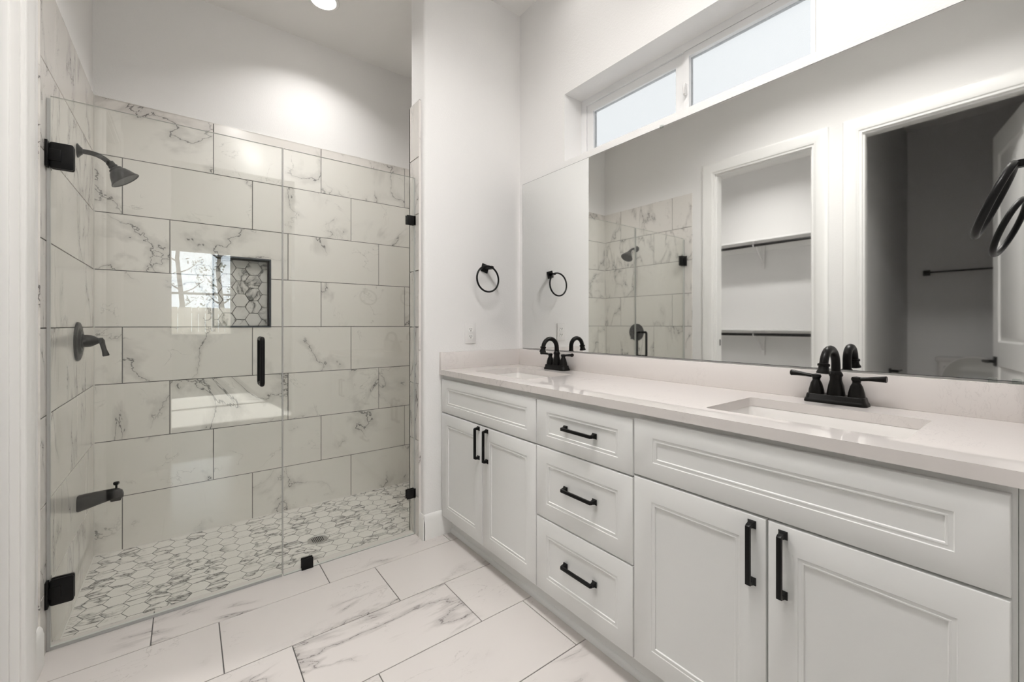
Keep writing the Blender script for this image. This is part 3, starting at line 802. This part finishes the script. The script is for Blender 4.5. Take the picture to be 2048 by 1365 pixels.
# faucet
def make_faucet(loc, label):
    X0, Y0, Z0 = loc
    f = thing('faucet', loc, label, 'faucet', group='bathroom sink faucets')
    def st(rx, ry, z, n=10):   # stadium in plan
        pts = []
        for cy, a0 in ((ry - rx, 0), (-(ry - rx), 180)):
            for i in range(n + 1):
                a = math.radians(a0 + 180 * i / n); pts.append((X0 + rx * math.cos(a), Y0 + cy + rx * math.sin(a), Z0 + z))
        return pts
    def ro(rx, ry, z): return [(x, y, Z0 + z) for x, y in rrect(X0 - rx, X0 + rx, Y0 - ry, Y0 + ry, rx * 0.55, 6)]
    build('base_plate', MB().loft([ro(0.029, 0.080, 0.0003), ro(0.029, 0.080, 0.005), ro(0.0265, 0.0775, 0.011), ro(0.025, 0.076, 0.013), ro(0.0245, 0.0735, 0.024), ro(0.023, 0.072, 0.026)]), M['black'], parent=f)
    bell = [(0.0225, 0.018), (0.0225, 0.022), (0.0215, 0.035), (0.0185, 0.055), (0.0145, 0.072), (0.0125, 0.078), (0.0118, 0.080), (0.0150, 0.082), (0.0150, 0.086), (0.0118, 0.089)]
    sp = MB().lathe([(r * 1.05, z * 1.0) for r, z in bell[:5]] + [(0.0155, 0.082), (0.0180, 0.086), (0.0180, 0.090), (0.0150, 0.096), (0.0135, 0.099)], (X0, Y0, Z0))
    build('spout_body', sp, M['black'], parent=f)
    pts = [(X0, Y0, Z0 + 0.090), (X0, Y0, Z0 + 0.110)]
    R_ = 0.0465
    for i in range(0, 15):
        a = math.radians(172 * i / 14)
        pts.append((X0 - R_ + R_ * math.cos(a), Y0 + 0.004 * i / 14, Z0 + 0.121 + R_ * 1.0 * math.sin(a)))
    e = Vector(pts[-1]); e2 = e + Vector((-0.001, 0, -0.004)); pts.append(tuple(e2))
    tu = MB().tube(pts, [0.0120] * 2 + [0.0118] * 8 + [0.0112] * 7 + [0.0112], seg=18)
    ax = Vector((-0.16, 0, -1))
    build('spout', tu, M['black'], parent=f)
    build('aerator', MB().lathe([(0.0125, -0.004), (0.0155, -0.002), (0.0155, 0.003), (0.0128, 0.005), (0.0135, 0.014), (0.0175, 0.022), (0.0175, 0.025), (0.0140, 0.026), (0.0, 0.020)], e2, ax), M['black'], parent=f)
    for s in (-1, 1):
        yy = Y0 + s * 0.0508
        h_ = build('handle', MB().lathe([(0.0215, 0.018), (0.0215, 0.024), (0.0200, 0.038), (0.0150, 0.058), (0.0110, 0.066), (0.0100, 0.068), (0.0108, 0.070), (0.0095, 0.074)], (X0, yy, Z0)), M['black'], parent=f)
        zt = Z0 + 0.079
        build('lever', MB().lathe([(0.0, -0.007), (0.011, -0.006), (0.0135, 0.0), (0.0115, 0.006), (0.0, 0.0085)], (X0, yy, zt))
              .tube([(X0, yy, zt), (X0, yy + s * 0.012, zt + 0.001), (X0 - 0.001, yy + s * 0.028, zt + 0.003), (X0 - 0.002, yy + s * 0.050, zt + 0.005), (X0 - 0.003, yy + s * 0.066, zt + 0.006), (X0 - 0.003, yy + s * 0.0675, zt + 0.006), (X0 - 0.003, yy + s * 0.070, zt + 0.006)],
                    [0.0085, 0.0072, 0.0072, 0.0095, 0.0115, 0.0125, 0.0105], seg=14, flat=0.8), M['black'], parent=h_)
    return f
FX = 1.583
f1 = make_faucet((FX, 0.431, CT1), 'oil-rubbed bronze gooseneck faucet behind the sink nearest the entry')
copy_tree(f1, loc=(FX, 1.672, CT1), label='oil-rubbed bronze gooseneck faucet behind the sink nearest the towel ring wall')

# outlet
ot = thing('wall_outlet', (1.281, YT, 1.03), 'white duplex outlet on the wall under the towel ring', 'outlet')
build('cover_plate', MB().box(1.245, 1.317, YT - 0.006, YT - 0.0005, 1.034, 1.150, bevel=0.002), M['plast'], parent=ot)
for z in (1.112, 1.072):
    rc = build('receptacle', MB().prism(rrect(1.281 - 0.0165, 1.281 + 0.0165, z - 0.0135, z + 0.0135, 0.009, 5), lambda u, v, d: (u, YT - d, v), 0.005, 0.0085), M['trim'], parent=ot)
    build('slot', MB().box(1.2735, 1.2760, YT - 0.0092, YT - 0.008, z - 0.001, z + 0.0075).box(1.2860, 1.2885, YT - 0.0092, YT - 0.008, z, z + 0.007)
          .lathe([(0.0026, 0), (0.0026, 0.0007)], (1.281, YT - 0.0085, z - 0.007), (0, -1, 0), seg=12), M['dark'], parent=rc)

# towel rings
def towel_ring(origin, out, lateral, tilt, twist, label, D=0.150, post=0.058, rt=0.0052, shift=0.0, yaw=0.0):
    """origin: plate centre on wall; out: wall normal; lateral: shift of the ring centre along X"""
    o = thing('towel_ring', origin, label, 'towel ring', group='black towel rings')
    O = Vector(origin); out = Vector(out)
    rot = Matrix.Rotation(twist, 3, out)
    s = 0.0235
    X = Vector((1, 0, 0)); Zv = Vector((0, 0, 1))
    def lp(h_, d): return [O + rot @ (X * (a * h_) + Zv * (b * h_)) + out * d for a, b in ((-1, -1), (1, -1), (1, 1), (-1, 1))]
    build('mounting_plate', MB().loft([lp(s, 0.0005), lp(s, 0.007), lp(s - 0.003, 0.010)]), M['pull'], parent=o)
    E = O + out * post + X * shift
    d = (E - O).normalized()
    def lp2(h_, t): return [O + d * t + rot @ (X * (a * h_) + Zv * (b * h_)) for a, b in ((-1, -1), (1, -1), (1, 1), (-1, 1))]
    build('post', MB().loft([lp2(0.009, 0.008), lp2(0.0075, 0.02), lp2(0.0075, (E - O).length + 0.006)]), M['pull'], parent=o)
    R_ = D / 2
    C = E + X * lateral + out * (math.sin(tilt) * R_) - Zv * (math.sqrt(R_ * R_ - lateral * lateral) * math.cos(tilt))
    a_ax = X; b_ax = (Zv * math.cos(tilt) - out * math.sin(tilt))
    a_ax = (X + out * yaw).normalized()
    build('ring', MB().tube([C + a_ax * R_ * math.cos(t) + b_ax * R_ * math.sin(t) for t in [2 * PI * i / 56 for i in range(56)]], rt, seg=12, closed=True), M['pull'], parent=o)
    return o
towel_ring((1.380, YT, 1.469), (0, -1, 0), -0.030, 0.05, math.radians(-16), 'black towel ring with askew square plate above the wall outlet', D=0.148, shift=0.012)
towel_ring((1.43, 0.0, 1.487), (0, 1, 0), 0.0, math.radians(22), math.radians(0), 'black towel ring beside the right end of the mirror, nearest the camera', D=0.157, post=0.069, rt=0.0076, yaw=0.07)

# ------------------------------------------------------------------ shower glass
GT = 1.939
gd = thing('shower_door', (-0.02, YG, 0), 'hinged clear glass shower door with black hinges and pull handle', 'shower door')
def glass_panel(name, x0, x1, z0, z1, parent):
    g = MB().box(x0, x1, YG - 0.005, YG + 0.005, z0, z1)
    for f_ in g.bm.faces:
        if abs(f_.normal.y) < 0.5: f_.material_index = 1
    return build(name, g, [M['glass'], M['gedge']], parent=parent)
glass_panel('glass_panel', -0.380, 0.3405, 0.012, GT, gd)
build('door_seal', MB().box(-0.380, 0.3405, YG - 0.006, YG + 0.006, 0.001, 0.0115).box(-0.3885, -0.3805, YG - 0.006, YG + 0.004, 0.002, GT - 0.01).box(0.3408, 0.3432, YG - 0.0065, YG + 0.0085, 0.012, GT), M['seal'], parent=gd)
for z in (1.732, 0.203):
    hb = MB().box(-0.3895, -0.3820, YG - 0.030, YG + 0.030, z - 0.046, z + 0.046, bevel=0.001)
    hb.prism(rrect(-0.381, -0.321, z - 0.045, z + 0.045, 0.007, 4), lambda u, v, d: (u, YG + d, v), -0.013, -0.0055, bevel=0.0008)
    hb.prism(rrect(-0.381, -0.321, z - 0.045, z + 0.045, 0.007, 4), lambda u, v, d: (u, YG + d, v), 0.0055, 0.013, bevel=0.0008)
    hb.box(-0.384, -0.352, YG - 0.0165, YG - 0.012, z - 0.020, z + 0.020, bevel=0.001)
    hb.lathe([(0.007, -0.03), (0.007, 0.03)], (-0.3805, YG, z))
    build('hinge', hb, M['pull'], parent=gd, label='square black door hinge')
hd = MB()
for s in (-1, 1):
    yb = YG + s * 0.045
    pts = [(0.258, YG + s * 0.006, 0.878), (0.258, YG + s * 0.034, 0.878)]
    for i in range(6): a = math.radians(90 * (i + 1) / 6); pts.append((0.258, YG + s * (0.034 + 0.012 * math.sin(a)), 0.890 - 0.012 * math.cos(a)))
    top = [(x, y, 2 * 0.978 - z) for x, y, z in pts[::-1]]
    hd.tube(pts + top, 0.0095, seg=16)
build('pull_handle', hd, M['pull'], parent=gd, label='black tubular door pull')
gf = thing('shower_glass_panel', (0.66, YG, 0), 'fixed clear glass shower panel beside the door, held by black clips', 'glass panel')
glass_panel('glass_panel', 0.3465, 0.980, 0.004, GT, gf)
build('bottom_seal', MB().box(0.3465, 0.980, YG - 0.0065, YG + 0.0065, 0.0003, 0.0038).box(0.9802, 0.9848, YG - 0.006, YG + 0.006, 0.001, GT), M['seal'], parent=gf)
for x0, x1, z0, z1 in ((0.9355, 0.9848, 1.681, 1.730), (0.9355, 0.9848, 0.200, 0.249), (0.420, 0.470, 0.0005, 0.050)):
    build('clip', MB().box(x0, x1, YG - 0.0125, YG - 0.0053, z0, z1, bevel=0.002).box(x0, x1, YG + 0.0053, YG + 0.0125, z0, z1, bevel=0.002)
          .box(x0 + (0.041 if x0 > 0.5 else 0), x1, YG - 0.0125, YG + 0.0125, z0, (z0 + 0.003) if x0 < 0.5 else z1), M['pull'], parent=gf, label='square black glass clip')

# ------------------------------------------------------------------ shower fittings on the left tile wall
YS = 2.685
sh = thing('showerhead', (XL, YS, 1.92), 'bell shaped dark bronze shower head on a bent arm', 'shower head')
build('wall_flange', MB().lathe([(0.031, 0.0), (0.031, 0.002), (0.026, 0.006), (0.018, 0.012), (0.0135, 0.017), (0.0, 0.018)], (XL, YS, 1.918), (1, 0, 0)), M['black'], parent=sh)
ap = [(XL, YS, 1.918), (XL + 0.04, YS, 1.918), (XL + 0.062, YS, 1.914), (XL + 0.084, YS, 1.904), (XL + 0.099, YS, 1.892), (XL + 0.112, YS, 1.879)]
build('shower_arm', MB().tube(ap, 0.0108, seg=16), M['black'], parent=sh)
hx = Vector(ap[-1]); hd_ = Vector((0.60, 0.0, -0.80)).normalized()
build('spray_head', MB().lathe([(0.012, -0.014), (0.0155, -0.012), (0.0155, 0.002), (0.018, 0.006), (0.018, 0.010), (0.0145, 0.014), (0.024, 0.018), (0.0265, 0.022), (0.026, 0.026), (0.034, 0.034), (0.042, 0.047), (0.048, 0.060), (0.053, 0.070), (0.0585, 0.077), (0.0595, 0.080), (0.056, 0.081), (0.052, 0.078), (0.0, 0.078)], hx, hd_, seg=36), M['black'], parent=sh)
va = thing('shower_valve', (XL, YS, 1.06), 'round dark bronze shower valve with a lever handle', 'shower valve')
build('escutcheon', MB().lathe([(0.088, 0.0), (0.088, 0.003), (0.085, 0.008), (0.074, 0.011), (0.066, 0.009), (0.060, 0.010), (0.052, 0.016), (0.044, 0.017), (0.036, 0.015), (0.0, 0.015)], (XL, YS, 1.064), (1, 0, 0), seg=48), M['black'], parent=va)
vh = build('handle', MB().lathe([(0.034, 0.012), (0.034, 0.018), (0.028, 0.022), (0.0285, 0.030), (0.027, 0.042), (0.021, 0.056), (0.015, 0.064), (0.0125, 0.070), (0.014, 0.074), (0.014, 0.082), (0.0, 0.090)], (XL, YS, 1.066), (1, 0, 0), seg=32), M['black'], parent=va)
hp = Vector((XL + 0.078, YS, 1.068))
build('lever', MB().tube([hp, hp + Vector((0.004, -0.002, -0.02)), hp + Vector((0.010, -0.006, -0.045)), hp + Vector((0.016, -0.010, -0.068)), hp + Vector((0.017, -0.0105, -0.072))], [0.011, 0.0095, 0.009, 0.0125, 0.011], seg=16), M['black'], parent=vh)
sp = thing('tub_spout', (XL, YS, 0.345), 'dark bronze tub spout with a diverter knob, low on the shower wall', 'tub spout')
lo = []
for x, rz, ry, zc in ((0.0, 0.034, 0.030, 0.338), (0.004, 0.036, 0.031, 0.338), (0.03, 0.034, 0.028, 0.342), (0.08, 0.028, 0.023, 0.350), (0.115, 0.024, 0.021, 0.355), (0.135, 0.023, 0.020, 0.354), (0.148, 0.019, 0.017, 0.349), (0.153, 0.010, 0.010, 0.345)):
    lo.append([(XL + x, YS + ry * math.copysign(abs(math.cos(2 * PI * k / 24)) ** 0.7, math.cos(2 * PI * k / 24)), zc + rz * math.copysign(abs(math.sin(2 * PI * k / 24)) ** 0.8, math.sin(2 * PI * k / 24))) for k in range(24)])
build('spout_body', MB().loft(lo).box(XL + 0.108, XL + 0.146, YS - 0.017, YS + 0.017, 0.322, 0.345, bevel=0.005), M['black'], parent=sp)
build('diverter_knob', MB().lathe([(0.004, 0), (0.004, 0.018), (0.010, 0.022), (0.012, 0.028), (0.010, 0.034), (0.0, 0.036)], (XL + 0.128, YS, 0.374)), M['black'], parent=sp)

# floor drain
dr = thing('floor_drain', (DR.x, DR.y, -0.1), 'round slotted steel drain in the hex tile shower floor', 'drain')
build('drain_ring', MB().lathe([(0.053, -0.004), (0.053, 0.0045), (0.046, 0.0055), (0.044, 0.0035), (0.0, 0.0035)], (DR.x, DR.y, -0.0975), seg=40), M['steel'], parent=dr)
sl = MB()
for i in range(7):
    x = -0.027 + i * 0.009; l = math.sqrt(0.036 ** 2 - x * x)
    sl.box(DR.x + x - 0.0023, DR.x + x + 0.0023, DR.y - l, DR.y + l, -0.0945, -0.0933)
build('slots', sl, M['dark'], parent=dr)

# ------------------------------------------------------------------ recessed lights
LM = [((0.640, 2.670), 'recessed ceiling light over the shower', 0.45), ((0.36, 1.30), 'recessed ceiling light over the bathroom floor near the closet door', 0.52),
      ((0.52, 0.80), 'recessed ceiling light over the bathroom floor in front of the drawers', 0.66),
      ((0.62, 0.45), 'recessed ceiling light just inside the entry', 1.0), ((1.32, 1.45), 'recessed ceiling light above the vanity near the towel ring wall', 0.08),
      ((0.95, 0.36), 'added unseen ceiling light near the entry sink, brightening the toilet room', 0.20), ((-1.4, 2.1), 'recessed ceiling light in the closet', 1.2)]  # the unseen light near the entry sink is added to brighten the toilet room
for (x, y), lab, k in LM:
    r = thing('recessed_light', (x, y, CEIL), lab, 'ceiling light', group='recessed ceiling lights')
    build('trim_ring', MB().lathe([(0.070, -0.0005), (0.088, -0.0005), (0.088, -0.004), (0.084, -0.007), (0.070, -0.006)], (x, y, CEIL), cap=False, seg=40).lathe([(0.070, -0.0062), (0.070, -0.0003)], (x, y, CEIL), cap=False, seg=40), M['trim'], parent=r)
    build('lens', MB().lathe([(0.0695, -0.001), (0.0695, -0.0045), (0.0, -0.0052)], (x, y, CEIL), seg=40), M['lens'], parent=r)
    ld = bpy.data.lights.new('lamp', 'AREA'); ld.shape = 'DISK'; ld.size = 0.13; ld.spread = math.radians(125 if y > 2.5 else 152); ld.energy = LAMP_W * k; ld.color = LAMP_COL
    lo_ = bpy.data.objects.new('lamp', ld); COL.objects.link(lo_); lo_.parent = r; lo_.location = (0, 0, -0.0075)
